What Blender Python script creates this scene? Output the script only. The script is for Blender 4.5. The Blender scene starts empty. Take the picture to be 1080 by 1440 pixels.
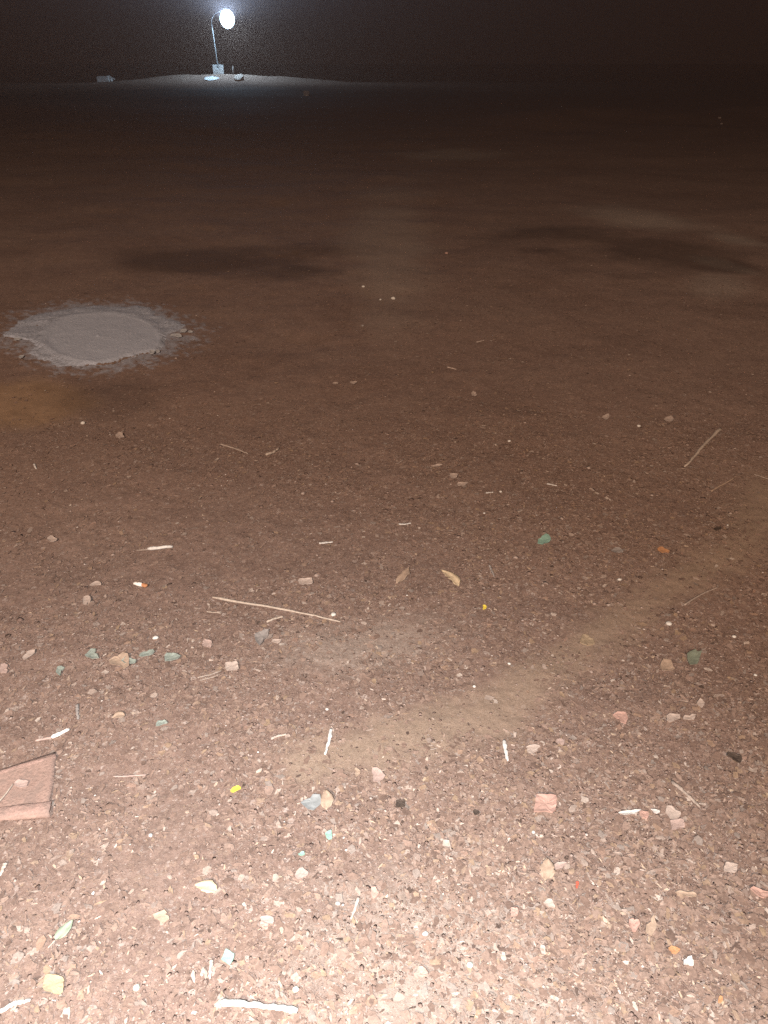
import bpy, bmesh, math, random
import numpy as np
from mathutils import Vector, Matrix

random.seed(7)
RNG = np.random.default_rng(11)
SC = bpy.context.scene
COL = SC.collection

# ------------------------------------------------------------------ camera
EYE = 1.5
FPX = 1040.0                       # focal length in pixels of the 1080 x 1440 photograph
HORIZON = 85.0
PITCH = math.atan((720 - HORIZON) / FPX)
cam_d = bpy.data.cameras.new('camera')
cam = bpy.data.objects.new('camera', cam_d); COL.objects.link(cam)
cam.location = (0, 0, EYE)
cam.rotation_euler = (math.pi / 2 - PITCH, 0, 0)
cam_d.sensor_fit = 'VERTICAL'; cam_d.sensor_height = 36.0; cam_d.sensor_width = 27.0
cam_d.lens = 36.0 * FPX / 1440.0
cam_d.clip_start = 0.02; cam_d.clip_end = 3000
SC.camera = cam

# ------------------------------------------------------------------ night sky
W = bpy.data.worlds.new('World'); SC.world = W; W.use_nodes = True
bg = W.node_tree.nodes['Background']
bg.inputs['Color'].default_value = (0.0118, 0.0060, 0.0042, 1)
bg.inputs['Strength'].default_value = 1.0

# ------------------------------------------------------------------ lamps of the yard behind the viewer
def lamp(name, kind, loc, watts, color, radius, aim=None, cone=None, blend=0.6):
    d = bpy.data.lights.new(name, kind); d.energy = watts; d.color = color
    d.shadow_soft_size = radius
    o = bpy.data.objects.new(name, d); COL.objects.link(o); o.location = loc
    if aim is not None:
        o.rotation_euler = (Vector(aim) - Vector(loc)).to_track_quat('-Z', 'Y').to_euler()
    if cone is not None:
        d.spot_size = math.radians(cone); d.spot_blend = blend
    return o
lamp('yard_floodlight', 'POINT', (-2.0, -7.0, 7.0), 7000, (1.0, 0.77, 0.61), 0.12)
lamp('hand_torch', 'SPOT', (-0.14, -0.16, 1.57), 570, (0.90, 0.97, 1.04), 0.05, aim=(-0.36, 0.26, 0.0), cone=108, blend=1.0)

vs = SC.view_settings
SC.display_settings.display_device = 'sRGB'
vs.view_transform = 'Standard'; vs.look = 'None'; vs.exposure = 0.0; vs.gamma = 1.0
vs.use_curve_mapping = False
SC.cycles.use_denoising = False
SC.cycles.max_bounces = 4; SC.cycles.diffuse_bounces = 2; SC.cycles.volume_bounces = 0
SC.cycles.transparent_max_bounces = 4
SC.cycles.sample_clamp_indirect = 2.0
SC.cycles.sample_clamp_direct = 8.0

# ------------------------------------------------------------------ helpers
def hash2(ix, iy, seed):
    h = (ix.astype(np.int64) * 374761393 + iy.astype(np.int64) * 668265263 + seed * 974711) & 0x7fffffff
    h = ((h ^ (h >> 13)) * 1274126177) & 0x7fffffff
    h = h ^ (h >> 16)
    return (h & 0xffff) / 65535.0
def vnoise(x, y, seed=0):
    x = np.asarray(x, float); y = np.asarray(y, float)
    ix = np.floor(x); iy = np.floor(y); fx = x - ix; fy = y - iy
    fx = fx * fx * (3 - 2 * fx); fy = fy * fy * (3 - 2 * fy)
    a = hash2(ix, iy, seed); b = hash2(ix + 1, iy, seed)
    c = hash2(ix, iy + 1, seed); d = hash2(ix + 1, iy + 1, seed)
    return (a * (1 - fx) + b * fx) * (1 - fy) + (c * (1 - fx) + d * fx) * fy - 0.5
def fbm(x, y, seed=0, octs=4):
    t = 0; amp = 1.0
    for k in range(octs):
        t = t + amp * vnoise(x * 2 ** k + 13.7 * k, y * 2 ** k - 7.1 * k, seed + k); amp *= 0.5
    return t
def sstep(a, b, v):
    t = np.clip((v - a) / (b - a), 0, 1); return t * t * (3 - 2 * t)

LX, LY = -11.93, 62.0          # foot of the street lamp
def height(x, y):
    x = np.asarray(x, float); y = np.asarray(y, float)
    r = np.hypot(x, y)
    near = 1 - sstep(8, 16, r)
    z = near * (0.016 * fbm(x / 0.55, y / 0.55, 3, 2) + 0.006 * fbm(x / 0.12, y / 0.12, 9, 3))
    z = z + near * (1 - sstep(3, 6, r)) * (0.0026 * fbm(x / 0.022, y / 0.022, 21, 2))
    mid = sstep(2.5, 9, r)
    z = z + mid * 0.022 * fbm(x / 0.7, y / 0.6, 35, 2) + mid * (0.05 * fbm(x / 2.3, y / 1.5, 31, 3)) + sstep(10, 26, r) * (0.16 * fbm(x / 7, y / 5, 41, 3))
    d2 = ((x - LX) / 8.0) ** 2 + ((y - LY) / 3.0) ** 2
    z = z + 0.66 * np.exp(-d2) * (1 + 0.10 * fbm(x / 1.1, y / 0.9, 45, 3))                                   # low rise under the lamp
    z = z + 0.30 * np.exp(-((y - 23.5 - 0.25 * x) / 2.2) ** 2) * sstep(0.5, 5, x) * (0.8 + 0.5 * vnoise(x / 2.1, y / 2.1, 5))
    z = z - 0.9 * sstep(66, 95, y)
    return z
SP, CP = math.sin(PITCH), math.cos(PITCH)
def ray(px, py):
    u = (px - 540) / FPX; v = (720 - py) / FPX
    return Vector((u, CP + v * SP, -SP + v * CP))
def G(px, py, lift=0.0):
    """point of the ground that the photograph shows at a pixel"""
    d = ray(px, py); z = 0.0
    for _ in range(6):
        t = (EYE - z) / -d.z
        z = float(height(d.x * t, d.y * t))
    return Vector((d.x * t, d.y * t, z + lift))
def pix(x, y, z=0.0):
    dz = z - EYE
    depth = y * CP - dz * SP
    up = y * SP + dz * CP
    depth = np.where(np.abs(depth) < 1e-6, 1e-6, depth)
    px = 540 + FPX * x / depth; py = 720 - FPX * up / depth
    ok = depth > 0.05
    return np.where(ok, px, -9999), np.where(ok, py, 9999)
def mpp(px, py):
    p = G(px, py); d = p - Vector((0, 0, EYE))
    return (d.y * CP - d.z * SP) / FPX

def tag(o, label=None, cat=None, group=None, kind=None):
    if label: o['label'] = label
    if cat: o['category'] = cat
    if group: o['group'] = group
    if kind: o['kind'] = kind
    return o
def link_mesh(name, me, mat, parent=None, smooth=False):
    o = bpy.data.objects.new(name, me); COL.objects.link(o)
    if mat: me.materials.append(mat)
    if parent: o.parent = parent
    if smooth: me.polygons.foreach_set('use_smooth', [True] * len(me.polygons))
    return o
def link_bm(name, bm, mat, parent=None, smooth=False):
    me = bpy.data.meshes.new(name)
    bmesh.ops.recalc_face_normals(bm, faces=bm.faces)
    bm.to_mesh(me); bm.free()
    return link_mesh(name, me, mat, parent, smooth)
def empty(name, loc):
    o = bpy.data.objects.new(name, None); COL.objects.link(o); o.location = loc; o.empty_display_size = 0.05
    return o
def np_mesh(name, verts, loops, sizes):
    me = bpy.data.meshes.new(name)
    me.vertices.add(len(verts)); me.vertices.foreach_set('co', np.asarray(verts, np.float32).ravel())
    me.loops.add(len(loops)); me.loops.foreach_set('vertex_index', np.asarray(loops, np.int32))
    me.polygons.add(len(sizes))
    st = np.concatenate([[0], np.cumsum(sizes)[:-1]]).astype(np.int32)
    me.polygons.foreach_set('loop_start', st)
    me.polygons.foreach_set('loop_total', np.asarray(sizes, np.int32))
    me.update(calc_edges=True); me.validate()
    return me

# ------------------------------------------------------------------ materials
class NT:
    def __init__(s, name):
        s.m = bpy.data.materials.new(name); s.m.use_nodes = True
        s.t = s.m.node_tree; s.b = s.t.nodes['Principled BSDF']
        s.b.inputs['Specular IOR Level'].default_value = 0.25
    def n(s, typ, **kw):
        nd = s.t.nodes.new(typ)
        for k, v in kw.items(): setattr(nd, k, v)
        return nd
    def l(s, a, b): s.t.links.new(a, b)
    def val(s, sock, v): sock.default_value = v
    def noise(s, vec, scale, detail=3, rough=0.6):
        nd = s.n('ShaderNodeTexNoise'); nd.inputs['Scale'].default_value = scale
        nd.inputs['Detail'].default_value = detail; nd.inputs['Roughness'].default_value = rough
        if vec is not None: s.l(vec, nd.inputs['Vector'])
        return nd
    def voro(s, vec, scale, feature='F1', rnd=1.0):
        nd = s.n('ShaderNodeTexVoronoi', feature=feature); nd.inputs['Scale'].default_value = scale
        nd.inputs['Randomness'].default_value = rnd
        if vec is not None: s.l(vec, nd.inputs['Vector'])
        return nd
    def ramp(s, fac, stops, interp='LINEAR'):
        nd = s.n('ShaderNodeValToRGB'); cr = nd.color_ramp; cr.interpolation = interp
        while len(cr.elements) < len(stops): cr.elements.new(0.5)
        for e, (p, c) in zip(cr.elements, stops):
            e.position = p; e.color = tuple(c) + (1,) if len(c) == 3 else c
        s.l(fac, nd.inputs['Fac']); return nd
    def mix(s, fac, a, b, mode='MIX'):
        nd = s.n('ShaderNodeMix', data_type='RGBA', blend_type=mode)
        for sock, v in ((nd.inputs[0], fac), (nd.inputs[6], a), (nd.inputs[7], b)):
            if isinstance(v, (int, float)): sock.default_value = v
            elif isinstance(v, tuple): sock.default_value = v + (1,) if len(v) == 3 else v
            else: s.l(v, sock)
        return nd.outputs[2]
    def math(s, op, a, b=None, c=None):
        nd = s.n('ShaderNodeMath', operation=op)
        for k, v in enumerate((a, b, c)):
            if v is None: continue
            if isinstance(v, (int, float)): nd.inputs[k].default_value = v
            else: s.l(v, nd.inputs[k])
        return nd.outputs[0]
    def bump(s, h, dist, strength=1.0, prev=None):
        nd = s.n('ShaderNodeBump'); nd.inputs['Distance'].default_value = dist
        nd.inputs['Strength'].default_value = strength; s.l(h, nd.inputs['Height'])
        if prev is not None: s.l(prev, nd.inputs['Normal'])
        return nd.outputs['Normal']
def g3(v): return (v, v, v)

def plain_mat(name, color, rough=0.8, vary=0.25, scale=60, spec=0.25, bump=0.0015):
    m = NT(name); tc = m.n('ShaderNodeTexCoord'); v = tc.outputs['Object']
    n = m.noise(v, scale, 4); r = m.ramp(n.outputs['Fac'], [(0.3, g3(1 - vary)), (0.7, g3(1 + vary * 0.6))])
    c = m.mix(1.0, tuple(color), r.outputs['Color'], 'MULTIPLY')
    m.l(c, m.b.inputs['Base Color']); m.b.inputs['Roughness'].default_value = rough
    m.b.inputs['Specular IOR Level'].default_value = spec
    if bump: m.l(m.bump(n.outputs['Fac'], bump), m.b.inputs['Normal'])
    return m.m

def ground_material():
    m = NT('packed_dirt'); tc = m.n('ShaderNodeTexCoord'); P = tc.outputs['Object']
    def att(nm):
        a = m.n('ShaderNodeAttribute'); a.attribute_name = nm; return a.outputs['Fac']
    sand, damp_shade, pale, fine = att('sand'), att('damp_shade'), att('pale'), att('smooth')
    # broad earth tones
    n1 = m.noise(P, 1.1, 5, 0.6); n2 = m.noise(P, 9, 5, 0.65); n3 = m.noise(P, 60, 4, 0.7)
    base = m.ramp(n1.outputs['Fac'], [(0.28, (0.165, 0.106, 0.081)), (0.5, (0.20, 0.134, 0.106)), (0.72, (0.222, 0.154, 0.120))]).outputs['Color']
    base = m.mix(0.6, base, m.ramp(n2.outputs['Fac'], [(0.3, g3(0.72)), (0.5, g3(1.0)), (0.72, g3(1.25))]).outputs['Color'], 'MULTIPLY')
    base = m.mix(0.8, base, m.ramp(n3.outputs['Fac'], [(0.32, g3(0.74)), (0.5, g3(1.0)), (0.68, g3(1.28))]).outputs['Color'], 'MULTIPLY')
    # mosaic of trodden-in chips, two sizes, warped so that no cell is regular
    warp = m.noise(P, 45, 2); vm = m.n('ShaderNodeVectorMath', operation='MULTIPLY_ADD')
    m.l(warp.outputs['Color'], vm.inputs[0]); vm.inputs[1].default_value = (0.012, 0.012, 0.0); m.l(P, vm.inputs[2])
    PV = vm.outputs[0]
    chips = None; normal = None
    hs = []
    for sc, thr, amt in ((62, 0.62, 0.9), (135, 0.52, 0.9), (330, 0.42, 0.9)):
        v = m.voro(PV, sc)
        sep = m.n('ShaderNodeSeparateColor'); m.l(v.outputs['Color'], sep.inputs['Color'])
        col = m.ramp(sep.outputs['Red'], [(0.0, (0.12, 0.079, 0.062)), (0.18, (0.18, 0.115, 0.088)), (0.36, (0.22, 0.148, 0.116)),
                                          (0.55, (0.25, 0.172, 0.138)), (0.70, (0.29, 0.205, 0.15)), (0.80, (0.26, 0.165, 0.125)),
                                          (0.88, (0.24, 0.19, 0.165)), (0.95, (0.34, 0.26, 0.215)), (1.0, (0.45, 0.37, 0.32))]).outputs['Color']
        on = m.math('GREATER_THAN', sep.outputs['Green'], thr)
        inside = m.math('LESS_THAN', v.outputs['Distance'], 0.55 )
        f = m.math('MULTIPLY', on, inside)
        f = m.math('MULTIPLY', f, amt)
        f = m.math('MULTIPLY', f, m.math('SUBTRACT', 1.0, m.math('MULTIPLY', fine, 0.8)))
        base = m.mix(f, base, col)
        hs.append((m.math('MULTIPLY', f, sep.outputs['Blue']), sc))
    # sand, pale dry silt with painted light, damp earth with painted shade
    sn = m.noise(P, 260, 4, 0.75)
    sandc = m.ramp(sn.outputs['Fac'], [(0.3, (0.19, 0.138, 0.096)), (0.5, (0.29, 0.213, 0.152)), (0.7, (0.40, 0.305, 0.23))]).outputs['Color']
    base = m.mix(m.math('MULTIPLY', sand, 0.85), base, sandc)
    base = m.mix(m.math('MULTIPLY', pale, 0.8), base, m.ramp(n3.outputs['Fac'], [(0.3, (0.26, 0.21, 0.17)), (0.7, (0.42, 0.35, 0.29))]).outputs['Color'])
    base = m.mix(m.math('MULTIPLY', att('ochre'), 0.8), base, m.ramp(n2.outputs['Fac'], [(0.3, (0.235, 0.15, 0.088)), (0.7, (0.31, 0.205, 0.125))]).outputs['Color'])
    base = m.mix(m.math('MULTIPLY', att('dust'), 0.9), base, m.ramp(n3.outputs['Fac'], [(0.35, (0.22, 0.21, 0.22)), (0.65, (0.38, 0.39, 0.44))]).outputs['Color'])
    base = m.mix(damp_shade, base, (0.052, 0.034, 0.027))
    m.l(base, m.b.inputs['Base Color'])
    m.b.inputs['Roughness'].default_value = 0.92; m.b.inputs['Specular IOR Level'].default_value = 0.06
    nrm = m.bump(n3.outputs['Fac'], 0.003, 0.7)
    for h, sc in hs: nrm = m.bump(h, 0.06 / sc + 0.0004, 0.7, nrm)
    g = m.noise(P, 700, 2); nrm = m.bump(g.outputs['Fac'], 0.0016, 0.7, nrm)
    m.l(nrm, m.b.inputs['Normal'])
    return m.m

def litter_material(name, stops, rough=0.85, bump=0.001):
    m = NT(name); geo = m.n('ShaderNodeNewGeometry'); tc = m.n('ShaderNodeTexCoord'); P = tc.outputs['Object']
    c = m.ramp(geo.outputs['Random Per Island'], stops, 'LINEAR').outputs['Color']
    n = m.noise(P, 170, 4, 0.7)
    c = m.mix(0.75, c, m.ramp(n.outputs['Fac'], [(0.28, g3(0.6)), (0.5, g3(1.0)), (0.72, g3(1.3))]).outputs['Color'], 'MULTIPLY')
    m.l(c, m.b.inputs['Base Color']); m.b.inputs['Roughness'].default_value = rough
    m.b.inputs['Specular IOR Level'].default_value = 0.2
    m.l(m.bump(n.outputs['Fac'], bump), m.b.inputs['Normal'])
    return m.m

# ------------------------------------------------------------------ ground: one sheet out to the horizon
def ell(px, py, cx, cy, rx, ry, rot=0.0, soft=0.45, wob=None):
    c, s = math.cos(math.radians(rot)), math.sin(math.radians(rot))
    dx, dy = px - cx, py - cy
    d = np.sqrt(((dx * c + dy * s) / rx) ** 2 + ((-dx * s + dy * c) / ry) ** 2)
    if wob is not None: d = d + wob
    return 1 - sstep(1 - soft, 1 + soft, d)
def segd(px, py, pts):
    best = np.full(px.shape, 1e9)
    for (x0, y0, w0), (x1, y1, w1) in zip(pts, pts[1:]):
        t = np.clip(((px - x0) * (x1 - x0) + (py - y0) * (y1 - y0)) / ((x1 - x0) ** 2 + (y1 - y0) ** 2), 0, 1)
        d = np.hypot(px - x0 - t * (x1 - x0), (py - y0 - t * (y1 - y0)) * 1.3) / (w0 + t * (w1 - w0))
        best = np.minimum(best, d)
    return best
def ground_masks(x, y):
    px, py = pix(x, y)
    r = np.hypot(x, y)
    wob = 0.5 * fbm(x / 0.35, y / 0.35, 71, 4) * (0.6 + 0.4 * sstep(2, 6, r))
    wob2 = 0.9 * fbm(x / 0.9, y / 0.6, 77, 4)
    grain = fbm(x / 0.03, y / 0.03, 79, 3)
    track = segd(px, py, [(430, 1075, 46), (560, 1040, 62), (690, 1000, 56), (790, 935, 52), (880, 865, 50), (950, 820, 44), (1040, 770, 50), (1090, 700, 60)])
    sand = (1 - sstep(0.1, 1.35, track + 1.1 * wob + 0.5 * grain)) * 0.75
    ochre = ell(px, py, 25, 570, 92, 36, -6, 0.3, wob * 0.8)
    dust = ell(px, py, 138, 473, 128, 47, -2, 0.16, 0.5 * grain + 0.35 * wob)
    sand = np.maximum(sand, 0.75 * ell(px, py, 823, 903, 13, 12, 0, 0.3, wob * .3))
    damp_shade = 0
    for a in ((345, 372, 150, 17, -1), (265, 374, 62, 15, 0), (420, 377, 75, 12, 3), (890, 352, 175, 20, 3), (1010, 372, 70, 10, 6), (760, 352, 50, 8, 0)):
        damp_shade = np.maximum(damp_shade, ell(px, py, *a, soft=0.55, wob=wob2 * 1.5))
    damp_shade = damp_shade * 0.6
    damp_shade = np.maximum(damp_shade, 0.35 * ell(px, py, 150, 560, 70, 24, 0, .6, wob))
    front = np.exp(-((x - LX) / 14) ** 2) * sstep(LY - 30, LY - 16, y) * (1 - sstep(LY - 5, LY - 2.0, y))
    damp_shade = np.maximum(damp_shade, 0.92 * front)  # front of the rise painted dark to mute the lamplight there
    pale = 0
    for a in ((900, 312, 72, 13, 8), (1040, 338, 60, 9, 10), (1020, 374, 44, 6, 14), (640, 216, 62, 7, 0), (545, 372, 55, 90, -3), (1010, 405, 40, 18, 0)):
        k = 0.5 if a[0] in (545, 1010) else 0.75
        pale = np.maximum(pale, k * ell(px, py, *a, soft=0.6, wob=wob2 * 0.8))
    pale = np.maximum(pale, 0.55 * ell(px, py, 520, 905, 110, 34, -6, .7, wob + .5 * grain))
    pale = np.maximum(pale, 0.6 * ell(px, py, 640, 1370, 190, 120, 15, .7, wob + .6 * grain))  # bright pool of light at the near edge, painted in as paler dirt
    glow = np.exp(-(((x - LX) / 9) ** 2 + ((y - LY) / 3) ** 2)) * (0.8 + 0.9 * fbm(x / 0.8, y / 0.8, 83, 3))  # lamplit pool on the rise, painted in as paler ground
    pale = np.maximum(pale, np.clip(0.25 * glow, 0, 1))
    smooth = 0.62 * (1 - sstep(0.2, 1.4, track + .9 * wob + .4 * grain))
    smooth = np.maximum(smooth, 0.75 * (1 - sstep(520, 640, py)))
    smooth = np.maximum(smooth, 0.45 * ell(px, py, 120, 760, 330, 90, 0, .5, wob))
    smooth = np.maximum(smooth, 0.5 * ell(px, py, 120, 1230, 330, 220, 0, .5, wob))
    return sand, damp_shade, pale, np.clip(smooth, 0, 1), ochre, dust

def build_ground():
    dep = np.radians(np.concatenate([np.linspace(88, 72, 14)[:-1], np.linspace(72, 2.0, 760)[:-1], np.linspace(2.0, 0.12, 70)]))
    rr = EYE / np.tan(dep)
    az = np.radians(np.concatenate([np.linspace(-180, -44, 70)[:-1], np.linspace(-44, 44, 620)[:-1], np.linspace(44, 180, 70)[:-1]]))
    R, A = np.meshgrid(rr, az, indexing='ij')
    X = R * np.sin(A); Y = R * np.cos(A); Z = height(X, Y)
    nr, na = R.shape
    verts = np.stack([X.ravel(), Y.ravel(), Z.ravel()], 1)
    i = np.arange(nr - 1)[:, None] * na; j = np.arange(na)[None, :]; j2 = (j + 1) % na
    q = np.stack([i + j, i + na + j, i + na + j2, i + j2], -1).reshape(-1, 4)[:, ::-1]
    c = len(verts); verts = np.vstack([verts, [[0, 0, float(height(0., 0.))]]])
    tri = np.stack([np.full(na, c), np.arange(na), (np.arange(na) + 1) % na], 1)[:, ::-1]
    me = np_mesh('ground', verts, np.concatenate([q.ravel(), tri.ravel()]), np.concatenate([np.full(len(q), 4), np.full(na, 3)]))
    for nm, arr in zip(('sand', 'damp_shade', 'pale', 'smooth', 'ochre', 'dust'), ground_masks(verts[:, 0], verts[:, 1])):
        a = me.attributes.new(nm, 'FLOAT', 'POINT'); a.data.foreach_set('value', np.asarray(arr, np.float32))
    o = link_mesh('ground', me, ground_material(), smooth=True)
    if me.polygons[len(me.polygons) // 2].normal.z < 0: me.flip_normals()
    tag(o, 'trodden reddish brown dirt ground strewn with litter', kind='structure')
build_ground()

# ------------------------------------------------------------------ litter that nobody could count
def density(x, y):
    px, py = pix(x, y)
    sand, damp_shade, pale, smooth, _, _ = ground_masks(x, y)
    clump = fbm(x / 0.16, y / 0.16, 91, 3)
    d = np.clip(0.65 + 1.2 * clump, 0.08, 1.3)
    right = sstep(380, 760, px)
    d = d * (0.52 + 0.53 * right) * (1 - 0.8 * np.clip(smooth, 0, 1)) * (1 - 0.35 * sand)
    d = d * np.where(py > 900, 1.0 + 0.6 * sstep(900, 1150, py), 1.0)
    d = d * (0.40 + 0.60 * sstep(540, 720, py))
    return d
def scatter(n, rmin, rmax, power, sel=True):
    out = []
    need = n
    while need > 0:
        m = need * 3 + 1000
        r = (rmin ** power + RNG.random(m) * (rmax ** power - rmin ** power)) ** (1 / power)
        a = np.radians(RNG.uniform(-50, 50, m))
        x, y = r * np.sin(a), r * np.cos(a)
        k = RNG.random(m) < density(x, y) / 1.6
        p = np.stack([x, y], 1)[k][:need]
        out.append(p); need -= len(p)
    return np.vstack(out)
def flakes(name, n, smin, smax, elong, curl, mat, label, rmax=6.5, power=1.15, lift=(0.0004, 0.0022), tiltmax=0.14, skew=3.2):
    P = scatter(n, 0.42, rmax, power); K = 8
    size = smin + (smax - smin) * RNG.random(n) ** skew
    asp = RNG.uniform(elong[0], elong[1], n); th = RNG.uniform(0, 2 * math.pi, n)
    ang = (np.arange(K)[None, :] + RNG.uniform(-0.45, 0.45, (n, K))) * 2 * math.pi / K
    rad = RNG.uniform(0.45, 1.15, (n, K)) * size[:, None] * 0.5
    lx = rad * np.cos(ang); ly = rad * np.sin(ang) / asp[:, None]
    lz = RNG.uniform(-1, 1, (n, K)) * curl * size[:, None]
    lx = np.concatenate([lx, np.zeros((n, 1))], 1); ly = np.concatenate([ly, np.zeros((n, 1))], 1)
    lz = np.concatenate([lz, RNG.uniform(-1.0, 0.6, (n, 1)) * curl * size[:, None]], 1)
    tx = RNG.normal(0, tiltmax * 0.4, n)[:, None]; ty = RNG.normal(0, tiltmax * 0.4, n)[:, None]
    c, s = np.cos(th)[:, None], np.sin(th)[:, None]
    wx = lx * c - ly * s; wy = lx * s + ly * c; wz = lz + wx * tx + wy * ty
    wz = wz - wz.min(1, keepdims=True)
    X = P[:, :1] + wx; Y = P[:, 1:] + wy
    Z = height(P[:, 0], P[:, 1])[:, None] + wz * 0.8 + RNG.uniform(*lift, n)[:, None]
    verts = np.stack([X, Y, Z], -1).reshape(-1, 3)
    o = np.arange(n)[:, None, None] * (K + 1)
    k = np.arange(K); t = np.stack([np.full(K, K), k, (k + 1) % K], 1)[None]
    tris = (o + t).reshape(-1, 3)
    me = np_mesh(name, verts, tris.ravel(), np.full(len(tris), 3))
    ob = link_mesh(name, me, mat)
    tag(ob, label, kind='stuff'); return ob

BROWNS = [(0.0, (0.10, 0.064, 0.048)), (0.10, (0.16, 0.102, 0.075)), (0.3, (0.205, 0.134, 0.10)), (0.52, (0.235, 0.158, 0.12)),
          (0.70, (0.28, 0.195, 0.15)), (0.78, (0.29, 0.20, 0.125)), (0.84, (0.27, 0.17, 0.125)), (0.91, (0.24, 0.20, 0.17)), (0.98, (0.36, 0.275, 0.22)), (1.0, (0.5, 0.42, 0.35))]
BROWNS = [(p, tuple(0.80 * v + 0.20 * m_ for v, m_ in zip(c, (0.225, 0.153, 0.122)))) for p, c in BROWNS]
flakes('leaf_litter', 70000, 0.004, 0.030, (1.0, 2.6), 0.07, litter_material('leaf_litter_mat', BROWNS), 'crumbled brown leaf bits trodden over the dirt')
flakes('bark_chips', 56000, 0.005, 0.026, (2.0, 5.0), 0.05, litter_material('bark_mat', BROWNS[1:-1] + [(1.0, (0.42, 0.33, 0.27))]), 'thin bark and straw slivers scattered in the dirt', skew=3.4)

def gravel(name, n, smin, smax, mat, label, rmax, power, skew=3.0, rmin=0.42):
    P = scatter(n, rmin, rmax, power)
    V = np.array([(1, 0, 0), (-1, 0, 0), (0, 1, 0), (0, -1, 0), (0, 0, 1), (0, 0, -1), (.7, .7, .3), (-.7, .7, .3), (.7, -.7, .3), (-.7, -.7, .3)], float)
    bm = bmesh.new()
    for v in V: bm.verts.new(v)
    bmesh.ops.convex_hull(bm, input=bm.verts[:])
    bm.verts.ensure_lookup_table(); bm.verts.index_update()
    V = np.array([v.co[:] for v in bm.verts]); F = np.array([[v.index for v in f.verts] for f in bm.faces if len(f.verts) == 3])
    bm.free()
    nv = len(V)
    size = (smin + (smax - smin) * RNG.random(n) ** skew)[:, None]
    th = RNG.uniform(0, 6.28, n)[:, None]; c, s = np.cos(th), np.sin(th)
    j = 1 + RNG.uniform(-0.25, 0.25, (n, nv)); sx = RNG.uniform(.7, 1.3, (n, 1)); sz = RNG.uniform(.22, .45, (n, 1))
    lx = V[None, :, 0] * j * sx; ly = V[None, :, 1] * j; lz = V[None, :, 2] * j * sz
    X = P[:, :1] + (lx * c - ly * s) * size / 2; Y = P[:, 1:] + (lx * s + ly * c) * size / 2
    Z = height(P[:, 0], P[:, 1])[:, None] + lz * size / 2 - size * 0.01
    verts = np.stack([X, Y, Z], -1).reshape(-1, 3)
    tris = (np.arange(n)[:, None, None] * nv + F[None]).reshape(-1, 3)
    ob = link_mesh(name, np_mesh(name, verts, tris.ravel(), np.full(len(tris), 3)), mat)
    tag(ob, label, kind='stuff')
gravel('gravel', 45000, 0.0022, 0.011, litter_material('gravel_mat', [(0.0, (0.13, 0.086, 0.068)), (0.3, (0.20, 0.134, 0.106)), (0.6, (0.24, 0.165, 0.132)), (0.85, (0.29, 0.208, 0.17)), (0.98, (0.37, 0.285, 0.24)), (1.0, (0.5, 0.42, 0.37))], bump=0.0006), 'brown grit and crumbs of earth over the dirt', 4.5, 1.2)
flakes('straw_bits', 16000, 0.004, 0.020, (1.6, 5.0), 0.06, litter_material('straw_bits_mat', [(0.0, (0.28, 0.195, 0.15)), (0.5, (0.36, 0.26, 0.205)), (0.8, (0.42, 0.31, 0.21)), (1.0, (0.55, 0.45, 0.38))]), 'pale straw and husk flecks dotted over the dirt', rmax=7.0, power=1.0, skew=2.6)
flakes('rotten_bits', 4500, 0.004, 0.018, (1.2, 3.5), 0.06, litter_material('rotten_bits_mat', [(0.0, (0.06, 0.04, 0.03)), (1.0, (0.13, 0.086, 0.068))]), 'dark rotten leaf specks dotted over the dirt', rmax=7.0, power=1.0, skew=2.6)
gravel('clods', 3000, 0.006, 0.022, litter_material('clod_mat', [(0.0, (0.08, 0.052, 0.04)), (0.5, (0.17, 0.112, 0.088)), (0.85, (0.24, 0.165, 0.13)), (1.0, (0.40, 0.32, 0.27))]), 'small clods of brown earth dotted over the farther dirt', 13.0, 1.1, 2.4, rmin=2.0)
gravel('pale_grit', 320, 0.003, 0.010, litter_material('grit_mat', [(0.0, (0.38, 0.30, 0.25)), (0.6, (0.52, 0.44, 0.38)), (1.0, (0.8, 0.77, 0.7))], bump=0.0006), 'tiny pale stone crumbs dotted over the dirt', 8.0, 1.15, 2.0)

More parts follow.
